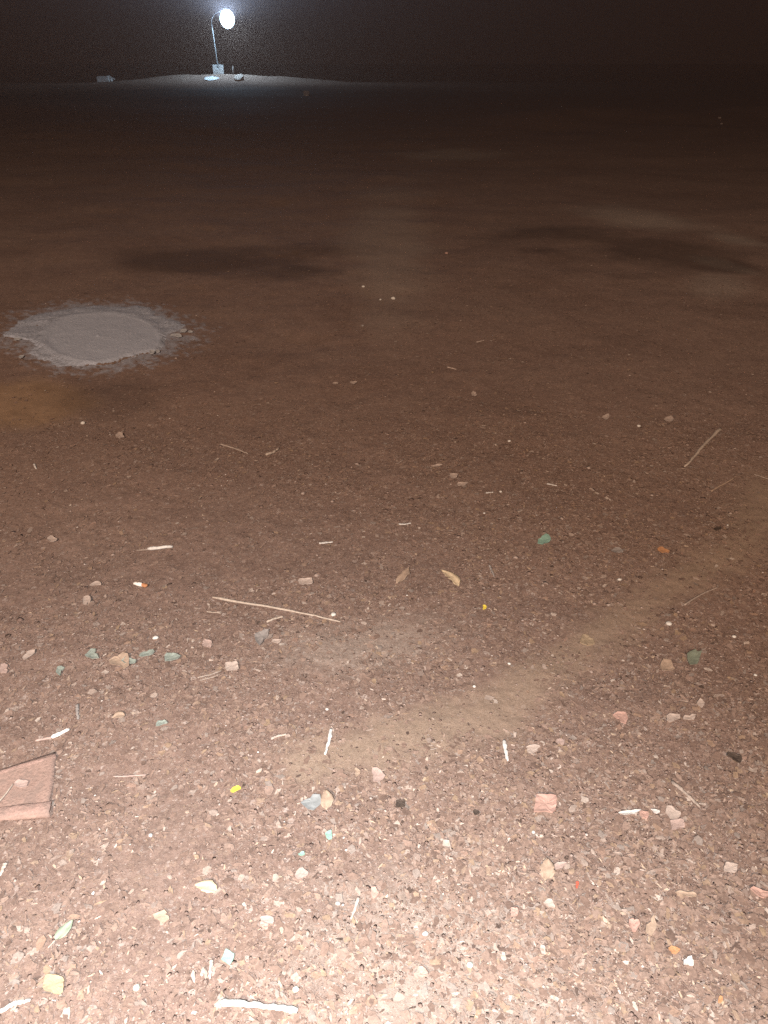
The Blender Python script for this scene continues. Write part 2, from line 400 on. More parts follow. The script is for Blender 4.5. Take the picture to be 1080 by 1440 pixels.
# ------------------------------------------------------------------ things lying about
def col_mat(name, c, **k): return plain_mat(name, c, **k)
M = dict(
    straw=col_mat('dry_straw', (0.42, 0.34, 0.27), vary=0.3, scale=90),
    twig=col_mat('grey_twig', (0.34, 0.27, 0.22), vary=0.4, scale=120),
    peeled=col_mat('peeled_wood', (0.64, 0.60, 0.53), vary=0.2, scale=90),
    white=col_mat('white_scrap', (0.60, 0.56, 0.51), vary=0.25, scale=80),
    cream=col_mat('cream_leaf', (0.52, 0.40, 0.26), vary=0.2, scale=60),
    buff=col_mat('buff_leaf', (0.36, 0.275, 0.17), vary=0.2, scale=60),
    green=col_mat('pale_green_leaf', (0.27, 0.31, 0.22), vary=0.2, scale=70),
    mint=col_mat('mint_plastic', (0.24, 0.38, 0.30), vary=0.15, scale=60, rough=0.55),
    lichen=col_mat('mint_flake', (0.255, 0.285, 0.24), vary=0.3, scale=110),
    sage=col_mat('sage_scrap', (0.20, 0.22, 0.16), vary=0.2, scale=80),
    terra=col_mat('terracotta', (0.43, 0.265, 0.21), vary=0.2, scale=50),
    tile=col_mat('terracotta_tile_clay', (0.285, 0.185, 0.145), vary=0.2, scale=28),
    rim=col_mat('terracotta_rim_clay', (0.36, 0.225, 0.18), vary=0.15, scale=40),
    tan=col_mat('tan_leaf', (0.37, 0.265, 0.19), vary=0.25, scale=70),
    orange=col_mat('orange_chip', (0.46, 0.23, 0.11), vary=0.2, scale=70),
    pink=col_mat('pink_chip', (0.39, 0.28, 0.235), vary=0.2, scale=60),
    palechip=col_mat('pale_chip', (0.44, 0.345, 0.285), vary=0.2, scale=60),
    grey=col_mat('grey_chip', (0.27, 0.235, 0.21), vary=0.25, scale=70),
    bluegrey=col_mat('bluegrey_plastic', (0.25, 0.255, 0.245), vary=0.25, scale=50, rough=0.5),
    dark=col_mat('dark_bark', (0.07, 0.05, 0.038), vary=0.4, scale=90),
    yellow=col_mat('yellow_bit', (0.72, 0.55, 0.07), vary=0.15, scale=60),
    red=col_mat('red_bit', (0.55, 0.10, 0.06), vary=0.15, scale=60),
    filt=col_mat('filter_paper', (0.42, 0.19, 0.09), vary=0.2, scale=200),
    paper=col_mat('cigarette_paper', (0.80, 0.74, 0.66), vary=0.06, scale=100),
    ash=col_mat('burnt_tip', (0.06, 0.05, 0.045), vary=0.3, scale=200),
    stone=col_mat('white_stone', (0.60, 0.56, 0.50), vary=0.15, scale=120),
    mintstone=col_mat('mint_stone', (0.60, 0.68, 0.55), vary=0.12, scale=120),
    silt=col_mat('tan_silt', (0.31, 0.23, 0.15), vary=0.2, scale=260),
)
def smooth_path(pts, n):
    pts = [Vector(p) for p in pts]
    if len(pts) == 2: return [pts[0].lerp(pts[1], k / n) for k in range(n + 1)]
    out = []
    L = [0]
    for a, b in zip(pts, pts[1:]): L.append(L[-1] + (b - a).length)
    for k in range(n + 1):
        t = L[-1] * k / n
        i = max(j for j in range(len(pts) - 1) if L[j] <= t + 1e-9)
        out.append(pts[i].lerp(pts[i + 1], (t - L[i]) / max(1e-9, L[i + 1] - L[i])))
    return out
def tube_bm(path, radii, sides=7, flat=1.0, jitter=0.12):
    bm = bmesh.new(); rings = []
    for k, p in enumerate(path):
        d = (path[min(k + 1, len(path) - 1)] - path[max(k - 1, 0)]).normalized()
        s = d.cross(Vector((0, 0, 1))).normalized(); u = s.cross(d).normalized()
        r = radii[k]
        rings.append([bm.verts.new(p + (s * math.cos(a) + u * math.sin(a) * flat) * r * (1 + random.uniform(-jitter, jitter)))
                      for a in (2 * math.pi * q / sides for q in range(sides))])
    for A, B in zip(rings, rings[1:]):
        for q in range(sides): bm.faces.new((A[q], A[(q + 1) % sides], B[(q + 1) % sides], B[q]))
    bm.faces.new(rings[0][::-1]); bm.faces.new(rings[-1])
    return bm
def local(bm, c):
    bmesh.ops.translate(bm, verts=bm.verts[:], vec=-c)
def stick(name, pts, wpx, mat, label, cat='stick', taper=(1.0, 0.6), flat=1.0, group=None, n=16, wav=0.12, parent=None):
    w = wpx * mpp(*pts[0]) * 0.5
    path = smooth_path([G(*p) for p in pts], n)
    prof = []
    for k, p in enumerate(path):
        t = k / n
        r = w * (taper[0] + (taper[1] - taper[0]) * t) * (1 + random.uniform(-wav, wav))
        if k in (0, n): r *= 0.7
        prof.append(r)
    zmax = max(p.z for p in path)
    for k, p in enumerate(path):
        gz = float(height(p.x, p.y))
        p.z = max(gz, 0.6 * gz + 0.4 * zmax) + prof[k] * flat * 0.75 + 0.0012
        p.x += random.uniform(-wav, wav) * w; p.y += random.uniform(-wav, wav) * w
    c = path[n // 2].copy(); c.z = float(height(c.x, c.y))
    bm = tube_bm(path, prof, flat=flat)
    org = parent.location if parent else c
    local(bm, org)
    o = link_bm(name, bm, M[mat], parent, smooth=True)
    if not parent:
        o.location = c; tag(o, label, cat, group)
    return o
def outline(cx, cy, w, h, rot=0, n=11, rough=0.22, shape='chip'):
    pts = []; c, s = math.cos(math.radians(rot)), math.sin(math.radians(rot))
    f1, f2, f3 = (random.uniform(0, 6.28) for _ in range(3))
    for k in range(n):
        a = 2 * math.pi * (k + random.uniform(-0.3, 0.3)) / n
        r = 1 + rough * (0.55 * math.sin(a + f1) + 0.6 * math.sin(2 * a + f2) + 0.45 * math.sin(3 * a + f3)) + random.uniform(-.5, .5) * rough
        if shape == 'square':
            q = max(abs(math.cos(a)), abs(math.sin(a))); r *= 0.92 / q
        if shape == 'leaf':
            r *= 1 - 0.35 * abs(math.sin(a)) ** 0.5 * (0.5 + 0.5 * math.cos(a))
        x, y = r * math.cos(a) * w / 2, r * math.sin(a) * h / 2
        pts.append((cx + x * c - y * s, cy + x * s + y * c))
    return pts
def slab_bm(pts, thick, curl=0.0, org=None, rise=0.0):
    """irregular flat piece with real thickness, pitted top and slightly curled edges"""
    W_ = [G(*p) for p in pts]
    c = sum(W_, Vector()) / len(W_)
    rad = max((p - c).length for p in W_)
    base = max(float(height(*c.lerp(p, f).xy)) for p in W_ for f in (0, .33, .66, 1.0)) + 0.0022 + rise
    bm = bmesh.new(); rings = []
    for f in (1.0, 0.66, 0.33):
        ring = []
        for p in W_:
            q = c.lerp(p, f)
            z = base + curl * rad * f * f * random.uniform(0.3, 1.0) + random.uniform(-.15, .15) * thick
            ring.append((q.x, q.y, z))
        rings.append(ring)
    top = [[bm.verts.new((x, y, z + thick)) for x, y, z in r] for r in rings]
    bot = [bm.verts.new((x, y, z)) for x, y, z in rings[0]]
    ct = bm.verts.new((c.x, c.y, base + thick * random.uniform(0.7, 1.0))); cb = bm.verts.new((c.x, c.y, base - 0.001))
    n = len(pts)
    for k in range(n):
        j = (k + 1) % n
        bm.faces.new((top[0][k], top[0][j], top[1][j], top[1][k])); bm.faces.new((top[1][k], top[1][j], top[2][j], top[2][k]))
        bm.faces.new((top[2][k], top[2][j], ct)); bm.faces.new((bot[j], bot[k], cb)); bm.faces.new((bot[k], bot[j], top[0][j], top[0][k]))
    c.z = base
    return bm, c
def chip(name, cx, cy, w, h, mat, label, cat='chip', rot=0, thick=0.002, curl=0.1, rough=0.22, n=11, shape='chip', group=None, pts=None):
    bm, c = slab_bm(pts or outline(cx, cy, w, h, rot, n, rough, shape), thick, curl)
    local(bm, c); o = link_bm(name, bm, M[mat]); o.location = c
    return tag(o, label, cat, group)
def leaf(name, tip, base, wpx, mat, label, cat='leaf', bend=0.12, stalk=None, stalk_mat=None, ragged=0.08):
    a, b = G(*base), G(*tip); L = (b - a).length; w = wpx * mpp(*base)
    d = (b - a).normalized(); s = d.cross(Vector((0, 0, 1))).normalized()
    n = 12; bm = bmesh.new(); rows = []
    z0 = max(a.z, b.z, float(height((a.x + b.x) / 2, (a.y + b.y) / 2))) + 0.003
    c = a.lerp(b, 0.5); c.z = z0
    for k in range(n + 1):
        t = k / n
        hw = w * 0.5 * (math.sin(math.pi * min(1, t ** 0.75 * 0.97 + 0.03)) ** 0.8) + w * 0.02
        p = a.lerp(b, t) + s * (bend * L * math.sin(math.pi * t) * 0.5); p.z = z0 + 0.05 * L * math.sin(math.pi * t)
        row = []
        for q, lift in ((-1, .16), (-.5, .05), (0, 0), (.5, .05), (1, .16)):
            e = 1 + (random.uniform(-ragged, ragged) if abs(q) == 1 else 0)
            row.append(p + s * (hw * q * e) + Vector((0, 0, w * lift)))
        rows.append(row)
    T = [[bm.verts.new(p + Vector((0, 0, 0.0006))) for p in r] for r in rows]
    B = [[bm.verts.new(p) for p in r] for r in rows]
    for k in range(n):
        for q in range(4):
            bm.faces.new((T[k][q], T[k + 1][q], T[k + 1][q + 1], T[k][q + 1])); bm.faces.new((B[k][q + 1], B[k + 1][q + 1], B[k + 1][q], B[k][q]))
        for q in (0, 4): bm.faces.new((T[k][q], B[k][q], B[k + 1][q], T[k + 1][q]))
    for k in (0, n):
        for q in range(4): bm.faces.new((T[k][q], T[k][q + 1], B[k][q + 1], B[k][q]))
    local(bm, c)
    if stalk:
        root = empty(name, c); tag(root, label, cat)
        link_bm('leaf_blade', bm, M[mat], root, smooth=True)
        p0 = a.copy(); p0.z = z0 + 0.001; p1 = G(*stalk); p1.z += 0.003
        sb = tube_bm(smooth_path([p0, p1], 6), [w * 0.06] * 7, 6); local(sb, c)
        link_bm('stalk', sb, M[stalk_mat or mat], root, smooth=True)
        return root
    o = link_bm(name, bm, M[mat], smooth=True); o.location = c
    return tag(o, label, cat)
def pebble(name, cx, cy, w, mat, label, cat='pebble', asp=1.0, h=0.6, group=None):
    c = G(cx, cy); r = w * mpp(cx, cy) * 0.5
    bm = bmesh.new(); bmesh.ops.create_icosphere(bm, subdivisions=2, radius=r)
    k = random.random() * 50
    for v in bm.verts:
        q = v.co / r
        f = 1 + 0.28 * float(vnoise(q.x * 1.7 + k, q.y * 1.7 + q.z, 3)) + 0.12 * float(vnoise(q.x * 4 + k, q.y * 4 - q.z * 3, 4))
        v.co = Vector((v.co.x * f, v.co.y * f / asp, v.co.z * f * h))
    o = link_bm(name, bm, M[mat], smooth=True); o.location = (c.x, c.y, c.z + r * h * 0.7)
    o.rotation_euler.z = random.uniform(-.4, .4)
    return tag(o, label, cat, group)

# sticks, twigs and slivers: (name, points, width, material, label, category)
STICKS = [
    ('dry_stalk', [(299, 841), (390, 857), (479, 876)], 4.5, 'straw', 'longest thin straight pale stalk lying across the dirt', 'stick'),
    ('peeled_stick', [(310, 1412), (365, 1416), (418, 1422)], 9.5, 'peeled', 'short thick whitish peeled stick lying at the near edge of the ground', 'stick'),
    ('twig', [(1013, 604), (992, 625), (970, 651), (962, 658)], 5, 'straw', 'pale slanting twig with a kinked end on the dark far dirt', 'twig'),
    ('twig', [(310, 626), (330, 632), (349, 639)], 3, 'twig', 'thin pale twig on bare dirt beyond the white slivers', 'twig'),
    ('twig', [(374, 641), (384, 638), (393, 631)], 4.5, 'straw', 'stubby pale twig with split end beside a thin twig', 'twig'),
    ('twig', [(945, 1101), (962, 1115), (984, 1136)], 6, 'twig', 'forked greyish twig above the pair of pale flat chips', 'twig'),
    ('twig', [(278, 954), (296, 950), (312, 944)], 3, 'twig', 'upper of two parallel grey twigs near a pair of pale chips', 'twig'),
    ('twig', [(281, 958), (297, 954), (310, 949)], 2.4, 'twig', 'lower and shorter of two parallel grey twigs', 'twig'),
    ('twig', [(375, 876), (386, 871), (399, 868)], 4, 'straw', 'short pale twig just below the long straight stalk', 'twig'),
    ('twig', [(962, 852), (988, 836), (1010, 826)], 3, 'twig', 'faint brown twig lying on the smooth sandy strip', 'twig'),
    ('twig', [(688, 796), (695, 812)], 3.5, 'grey', 'small grey twig between the cream leaf and the green plastic scrap', 'twig'),
    ('twig', [(1000, 692), (1015, 683), (1032, 673)], 3, 'tan', 'thin tan twig below the kinked pale twig', 'twig'),
    ('twig', [(291, 861), (302, 862), (311, 863)], 1.8, 'straw', 'hair thin pale twig under the far end of the long stalk', 'twig'),
    ('sliver', [(160, 1093), (182, 1092), (206, 1090)], 3.5, 'pink', 'thin pink wood sliver to the right of the clay tile', 'sliver'),
    ('sliver', [(449, 765), (460, 764), (468, 763)], 4.5, 'white', 'white sliver with a thin straw tail above the long stalk', 'sliver'),
    ('sliver', [(561, 738), (569, 738), (578, 736)], 4, 'white', 'short plain white sliver farther off than the cream leaf', 'sliver'),
    ('sliver', [(629, 517), (642, 520)], 3.2, 'palechip', 'tiny pale sliver on the dark dirt, right of the twin white flakes', 'sliver'),
    ('sliver', [(670, 482), (681, 479)], 2.8, 'palechip', 'tiny faint sliver farthest off on the bare brown dirt', 'sliver'),
    ('sliver', [(709, 1042), (711, 1056), (714, 1071)], 6.5, 'white', 'white peg shaped sliver pointing away near the end of the sandy strip', 'sliver'),
    ('sliver', [(466, 1026), (463, 1042), (457, 1063)], 6, 'white', 'tapering white sliver like a quill at the near end of the sandy strip', 'sliver'),
    ('sliver', [(504, 1263), (500, 1277), (493, 1294)], 5, 'palechip', 'pale pink sliver with a white tip among pink crumbs', 'sliver'),
    ('sliver', [(298, 1350), (296, 1362), (295, 1377)], 6, 'palechip', 'pale upright sliver just left of the mint plastic scrap', 'sliver'),
    ('sliver', [(109, 991), (109, 1001), (110, 1013)], 5.5, 'grey', 'stubby grey sliver standing above the half white stick', 'sliver'),
    ('sliver', [(8, 1215), (0, 1233)], 7, 'palechip', 'pale pink sliver cut by the left edge below the clay tile', 'sliver'),
    ('sliver', [(0, 1424), (18, 1413), (44, 1407)], 8, 'peeled', 'whitish splinter in the very bottom left corner', 'sliver'),
    ('sliver', [(707, 1232), (714, 1243)], 2.4, 'palechip', 'hair thin pale sliver left of the tan leaf scrap', 'sliver'),
    ('sliver', [(381, 1040), (392, 1035), (403, 1033)], 5, 'palechip', 'pale wood sliver left of the quill like white sliver', 'sliver'),
    ('sliver', [(48, 653), (51, 660)], 3.2, 'white', 'tiny white sliver below the sandy patch at the left edge', 'sliver'),
    ('sliver', [(769, 681), (783, 684)], 3.2, 'white', 'tiny white sliver farther off than the green plastic scrap', 'sliver'),
    ('sliver', [(683, 694), (694, 693)], 3.2, 'white', 'tiny white sliver beside a white pebble on open dirt', 'sliver'),
    ('sliver', [(1060, 668), (1080, 674)], 3, 'twig', 'thin grey sliver touching the right edge of the dark dirt', 'sliver'),
]
for nm, pts, w, mt, lb, ct in STICKS:
    stick(nm, pts, w, mt, lb, ct, taper=(1.0, 0.62) if nm != 'peeled_stick' else (0.9, 0.85), wav=0.05 if nm == 'dry_stalk' else 0.2, flat=0.5 if nm == 'sliver' else 0.85)
# the half white stick: one thing of two parts
def two_tone(name, a, b, c, w1, w2, m1, m2, p1, p2, label, cat):
    root = empty(name, G(*b)); tag(root, label, cat)
    stick(p1, [a, b], w1, m1, None, parent=root, taper=(0.6, 1.0), n=8); stick(p2, [b, c], w2, m2, None, parent=root, taper=(1, .8), n=8)
two_tone('painted_stick', (50, 1043), (73, 1039), (98, 1027), 5, 6, 'pink', 'paper', 'bare_end', 'white_end', 'half bright white half bare stick above the clay tile', 'stick')
two_tone('cigarette', (188, 822), (201, 825), (207, 826), 6.5, 6.8, 'paper', 'filt', 'paper_tube', 'filter_tip', 'white cigarette butt with an orange brown end', 'cigarette butt')
two_tone('feather_shaft', (192, 775), (208, 774), (243, 770), 2, 5.5, 'twig', 'white', 'thin_tail', 'white_blade', 'white pointed sliver with a thin grey tail above the cigarette butt', 'sliver')

leaf('dry_leaf', (620, 804), (645, 826), 14, 'cream', 'cream yellow pointed leaf with a frayed edge', stalk=None, ragged=0.3)
leaf('green_leaf', (104, 1297), (79, 1323), 15, 'green', 'pale green slender leaf with a thin pale stalk', stalk=(68, 1334), stalk_mat='palechip')
leaf('dry_leaf', (158, 1013), (176, 1008), 12, 'tan', 'curled tan leaf between the grey sliver and mint flakes', bend=0.4)
leaf('dry_leaf', (274, 1248), (305, 1254), 17, 'cream', 'broad cream orange leaf lying flat in the near dirt', ragged=.15)
leaf('dry_leaf', (575, 800), (558, 822), 12, 'tan', 'folded brown leaf just left of the cream yellow leaf', ragged=.2)
leaf('dry_leaf', (769, 1209), (766, 1240), 19, 'tan', 'upright tan leaf scrap below the square terracotta chip', ragged=.2)
leaf('dry_leaf', (458, 1114), (459, 1140), 17, 'tan', 'oval tan leaf touching the blue grey plastic scrap', ragged=.1)

CHIPS = [   # name, x, y, w, h, material, label, category, rot, shape
    ('terracotta_chip', 766, 1133, 32, 27, 'terra', 'square terracotta pink chip lying flat', 'chip', 5, 'square'),
    ('plastic_scrap', 766, 762, 18, 14, 'mint', 'rounded green plastic scrap on the farther dirt', 'plastic scrap', 0, 'chip'),
    ('plastic_scrap', 321, 1348, 17, 18, 'mint', 'bright mint plastic scrap near the thick whitish stick', 'plastic scrap', 30, 'square'),
    ('plastic_scrap', 438, 1130, 23, 22, 'bluegrey', 'blue grey crumpled plastic scrap beside the oval tan leaf', 'plastic scrap', 20, 'chip'),
    ('plastic_scrap', 462, 1175, 11, 12, 'mint', 'little green plastic scrap below the blue grey scrap', 'plastic scrap', 0, 'chip'),
    ('plastic_scrap', 424, 1202, 9, 5, 'mint', 'tiny green plastic scrap nearest to the pink oval chip', 'plastic scrap', 0, 'chip'),
    ('sage_flake', 977, 926, 23, 17, 'sage', 'dull sage green flat flake right of the sandy strip', 'flake', -10, 'chip'),
    ('mint_flake', 130, 921, 20, 11, 'lichen', 'pale mint flake, upper left of the mint flakes below the butt', 'flake', -10, 'chip'),
    ('mint_flake', 208, 921, 18, 9, 'lichen', 'pale mint flake, topmost of the pair right of the tan patch', 'flake', -15, 'chip'),
    ('mint_flake', 240, 925, 20, 12, 'lichen', 'pale mint flake, rightmost of the mint flakes below the butt', 'flake', -20, 'chip'),
    ('mint_flake', 86, 944, 12, 12, 'lichen', 'pale mint flake, farthest left of the mint flakes', 'flake', 0, 'chip'),
    ('mint_flake', 183, 931, 16, 10, 'lichen', 'pale mint flake, middle one of the mint flakes', 'flake', 0, 'chip'),
    ('mint_flake', 229, 1018, 13, 9, 'lichen', 'lone mint flake nearer than the other mint flakes', 'flake', 0, 'chip'),
    ('yellow_flake', 331, 1111, 13, 8, 'yellow', 'bright yellow flake nearest the blue grey plastic scrap', 'flake', -15, 'chip'),
    ('yellow_flake', 681, 856, 6, 6, 'yellow', 'tiny bright yellow crumb below the cream yellow leaf', 'crumb', 0, 'chip'),
    ('orange_flake', 502, 1087, 9, 10, 'tan', 'small tan orange flake above the round pink chip', 'flake', 0, 'chip'),
    ('pink_chip', 532, 1093, 20, 17, 'pink', 'rounded pink chip below the near end of the sandy strip', 'chip', 0, 'chip'),
    ('pink_chip', 425, 1231, 16, 15, 'pink', 'rounded pink chip below the tiny green scrap', 'chip', 0, 'chip'),
    ('bark_chip', 563, 1132, 14, 10, 'dark', 'small dark bark chip left of the square terracotta chip', 'bark', 0, 'square'),
    ('bark_chip', 1035, 1068, 20, 11, 'dark', 'dark bark chip with ragged ends near the right edge', 'bark', 15, 'chip'),
    ('bark_chip', 669, 1145, 7, 7, 'dark', 'smallest dark bark chip midway to the terracotta chip', 'bark', 0, 'chip'),
    ('pale_chip', 1027, 1222, 20, 14, 'palechip', 'pale angular chip near the right edge of the near dirt', 'chip', 10, 'square'),
    ('orange_chip', 933, 776, 15, 9, 'orange', 'orange chip on the dirt beyond the sandy strip', 'chip', 20, 'chip'),
    ('tan_chip', 938, 940, 22, 13, 'tan', 'broad tan chip just below the sage green flake', 'chip', 15, 'chip'),
    ('pale_chip', 326, 939, 20, 13, 'palechip', 'squarish pale chip beside the two parallel grey twigs', 'chip', -5, 'square'),
    ('pink_chip', 292, 907, 13, 11, 'pink', 'squarish pink chip above the two parallel grey twigs', 'chip', 10, 'square'),
    ('grey_scrap', 369, 897, 18, 20, 'grey', 'grey crumpled scrap below the long straight stalk', 'scrap', 20, 'chip'),
    ('pink_chip', 390, 903, 13, 6, 'palechip', 'long pale pink chip right of the grey crumpled scrap', 'chip', -10, 'chip'),
    ('pale_chip', 430, 819, 21, 9, 'palechip', 'flat pale chip above the middle of the long stalk', 'chip', -3, 'square'),
    ('white_shard', 886, 1144, 26, 7, 'white', 'white shard to the left of a small orange chip', 'shard', -5, 'chip'),
    ('white_shard', 921, 1142, 12, 5, 'white', 'little white shard to the right of a small orange chip', 'shard', 10, 'chip'),
    ('orange_chip', 906, 1147, 13, 11, 'terra', 'small orange chip between two white shards', 'chip', 0, 'chip'),
    ('pale_chip', 946, 1144, 21, 17, 'palechip', 'pale grey pink chip, the upper of a touching pair', 'chip', 20, 'chip'),
    ('pale_chip', 952, 1161, 20, 14, 'pink', 'pinker flat chip, the lower of a touching pair', 'chip', -10, 'square'),
    ('red_crumb', 811, 1245, 5, 8, 'red', 'tiny red crumb right of the tan leaf scrap', 'crumb', 0, 'chip'),
    ('silt_disc', 823, 903, 20, 15, 'silt', 'round tan clod on the sandy strip', 'clod', 0, 'chip'),
    ('dry_leaf', 76, 1386, 31, 26, 'buff', 'large ragged cream yellow leaf scrap near the bottom left', 'leaf', 10, 'square'),
    ('orange_chip', 229, 1290, 22, 15, 'tan', 'ragged tan orange chip above the bottom left cream scrap', 'chip', -20, 'chip'),
    ('pink_chip', 375, 1295, 22, 10, 'pink', 'wide pale pink chip above the mint plastic scrap', 'chip', -5, 'chip'),
    ('terracotta_chip', 373, 1305, 11, 10, 'terra', 'small terracotta chip under the wide pale pink chip', 'chip', 0, 'chip'),
    ('terracotta_chip', 590, 1371, 20, 16, 'terra', 'blunt terracotta chip in the brightest near dirt', 'chip', 20, 'chip'),
    ('pink_chip', 527, 1257, 14, 13, 'terra', 'salmon chip right of the pale pink sliver', 'chip', 0, 'chip'),
    ('terracotta_chip', 723, 1285, 11, 11, 'terra', 'small square terracotta chip below the tan leaf scrap', 'chip', 0, 'square'),
    ('pink_chip', 772, 1271, 15, 11, 'palechip', 'small pale pink chip below the tan leaf scrap', 'chip', 0, 'chip'),
    ('pink_chip', 786, 1220, 15, 10, 'pink', 'pink chip touching the right side of the tan leaf scrap', 'chip', -30, 'chip'),
    ('pink_chip', 890, 1302, 14, 18, 'terra', 'upright salmon chip among grey crumbs at the near right', 'chip', 10, 'chip'),
    ('tan_chip', 917, 1302, 13, 26, 'tan', 'tall tan chip right of the upright salmon chip', 'chip', 0, 'chip'),
    ('orange_chip', 949, 1337, 17, 9, 'orange', 'flat orange chip above a white triangular shard', 'chip', -5, 'chip'),
    ('white_shard', 967, 1353, 13, 15, 'white', 'white triangular shard at the near right', 'shard', 0, 'chip'),
    ('orange_chip', 1012, 1408, 8, 9, 'orange', 'tiny orange chip in the bottom right corner', 'chip', 0, 'chip'),
    ('terracotta_chip', 968, 1259, 22, 9, 'tan', 'brownish flat chip left of a salmon chip at the right edge', 'chip', 10, 'chip'),
    ('pink_chip', 1068, 1257, 24, 11, 'terra', 'salmon chip touching the right edge of the near dirt', 'chip', 15, 'chip'),
    ('terracotta_chip', 873, 1011, 17, 15, 'terra', 'reddish chip below the broad tan chip', 'chip', 20, 'chip'),
    ('pale_chip', 946, 1012, 18, 12, 'palechip', 'pale chip, the left of a pair below the broad tan chip', 'chip', 0, 'chip'),
    ('pink_chip', 970, 1010, 16, 9, 'palechip', 'narrower pale chip, the right of a pair', 'chip', 0, 'chip'),
    ('pale_chip', 985, 991, 11, 9, 'palechip', 'small pale chip above the pair of pale chips', 'chip', 40, 'square'),
    ('pale_chip', 748, 1054, 22, 10, 'palechip', 'pale flat chip right of the white peg shaped sliver', 'chip', -8, 'chip'),
    ('pink_chip', 788, 1045, 11, 9, 'pink', 'small pinkish chip beyond the pale flat chip', 'chip', 0, 'chip'),
    ('dark_chip', 1010, 745, 8, 4, 'dark', 'dark chip at the far right of the littered dirt', 'chip', 0, 'chip'),
    ('pale_chip', 870, 776, 13, 9, 'grey', 'grey chip left of the orange chip beyond the sandy strip', 'chip', 0, 'chip'),
    ('white_flake', 648, 682, 13, 6, 'palechip', 'largest of three pale flakes on the open dirt beyond the cream leaf', 'flake', -8, 'chip'),
    ('white_flake', 637, 670, 14, 6, 'palechip', 'middle of three pale flakes on the open dirt', 'flake', 10, 'chip'),
    ('white_flake', 615, 656, 13, 4, 'palechip', 'narrowest of three pale flakes on the open dirt', 'flake', -8, 'chip'),
    ('pale_flake', 168, 614, 14, 6, 'palechip', 'pale flake below the white pebble by the sandy patch', 'flake', 8, 'chip'),
    ('pale_flake', 852, 589, 9, 8, 'palechip', 'pale flake left of a white double flake on the dark dirt', 'flake', 0, 'chip'),
    ('pale_flake', 941, 591, 13, 8, 'palechip', 'pale double flake above the kinked pale twig', 'flake', 0, 'chip'),
    ('pale_flake', 472, 540, 7, 3, 'palechip', 'left of two faint flakes on the bare dirt', 'flake', 0, 'chip'),
    ('pale_flake', 497, 539, 8, 4, 'palechip', 'right of two faint flakes on the bare dirt', 'flake', 0, 'chip'),
    ('pale_flake', 666, 556, 9, 5, 'palechip', 'faint flake, topmost of those above the open dirt', 'flake', 0, 'chip'),
    ('pale_chip', 122, 847, 12, 10, 'palechip', 'slanted pale chip below left of the cigarette butt', 'chip', -35, 'chip'),
    ('pale_chip', 135, 823, 13, 6, 'palechip', 'flat pale chip left of the cigarette butt', 'chip', -5, 'chip'),
    ('pale_chip', 75, 760, 13, 9, 'palechip', 'pale chip left of the white pointed sliver', 'chip', 0, 'chip'),
    ('pale_chip', 40, 922, 17, 8, 'palechip', 'pale slanted chip near the left edge by the mint flakes', 'chip', -30, 'chip'),
    ('tan_chip', 168, 930, 24, 20, 'tan', 'broad brown orange scrap among the mint flakes', 'scrap', 0, 'chip'),
    ('pink_chip', 6, 943, 16, 12, 'pink', 'pink chip cut by the left edge by the mint flakes', 'chip', 0, 'chip'),
]
for nm, x, y, w, h, mt, lb, ct, rot, sh in CHIPS:
    th = 0.0018 if mt not in ('terra', 'silt', 'dark') else 0.004
    chip(nm, x, y, w, h, mt, lb, ct, rot, th, curl=0.12, rough=0.07 if sh == 'square' else (0.42 if mt in ('lichen', 'grey', 'tan') else 0.34), n=22 if sh == 'square' else 12, shape=sh)

PEBBLES = [
    ('pebble', 598, 1314, 9, 'stone', 'round white pebble in the brightest near dirt'),
    ('pebble', 661, 1358, 9, 'mintstone', 'whitish pebble below right of the round white pebble'),
    ('pebble', 750, 1171, 5.5, 'stone', 'tiny white pebble below the square terracotta chip'),
    ('pebble', 475, 1271, 7, 'stone', 'white pebble left of the pale pink sliver'),
    ('pebble', 416, 1392, 8.5, 'mintstone', 'white pebble between the mint scrap and the thick whitish stick'),
    ('pebble', 192, 1390, 9, 'mintstone', 'greenish white pebble right of the cream bottom left scrap'),
    ('pebble', 117, 596, 7, 'stone', 'white pebble right of the sandy patch at the left edge'),
    ('pebble', 469, 865, 7.5, 'stone', 'white pebble at the near end of the long stalk'),
    ('pebble', 219, 898, 8.5, 'stone', 'whitish pebble above the mint flakes'),
    ('pebble', 871, 816, 6, 'stone', 'white pebble beyond the sandy strip, below the orange chip'),
    ('pebble', 940, 878, 9, 'stone', 'oval white pebble at the edge of the sandy strip'),
    ('pebble', 1032, 896, 6, 'stone', 'white pebble above right of the sage green flake'),
    ('pebble', 1062, 950, 5, 'stone', 'white pebble near the right edge below the sage flake'),
    ('pebble', 667, 966, 5, 'stone', 'white pebble on the crumbs above the sandy strip'),
    ('pebble', 716, 934, 5, 'stone', 'glinting white pebble left of the round tan clod'),
    ('pebble', 460, 998, 5, 'stone', 'white pebble above the quill like white sliver'),
    ('pebble', 212, 1175, 5.5, 'stone', 'white pebble below the thin pink sliver'),
    ('pebble', 716, 621, 5, 'stone', 'white pebble on the open dirt left of a dark speck'),
    ('pebble', 704, 692, 4, 'stone', 'tiny white pebble beside a tiny white sliver'),
    ('pebble', 553, 421, 7, 'stone', 'larger of two white pebbles far off on the smooth dirt'),
    ('pebble', 535, 422, 3.6, 'stone', 'smaller of two white pebbles far off on the smooth dirt'),
    ('pebble', 628, 357, 5, 'terra', 'reddish pebble farthest off on the smooth dirt'),
    ('pebble', 511, 404, 5, 'stone', 'dim pale pebble beyond the two white pebbles'),
    ('pebble', 510, 459, 5, 'grey', 'dim grey pebble nearer than the two white pebbles'),
    ('pebble', 898, 600, 5.5, 'stone', 'white pebble left of the kinked pale twig'),
]
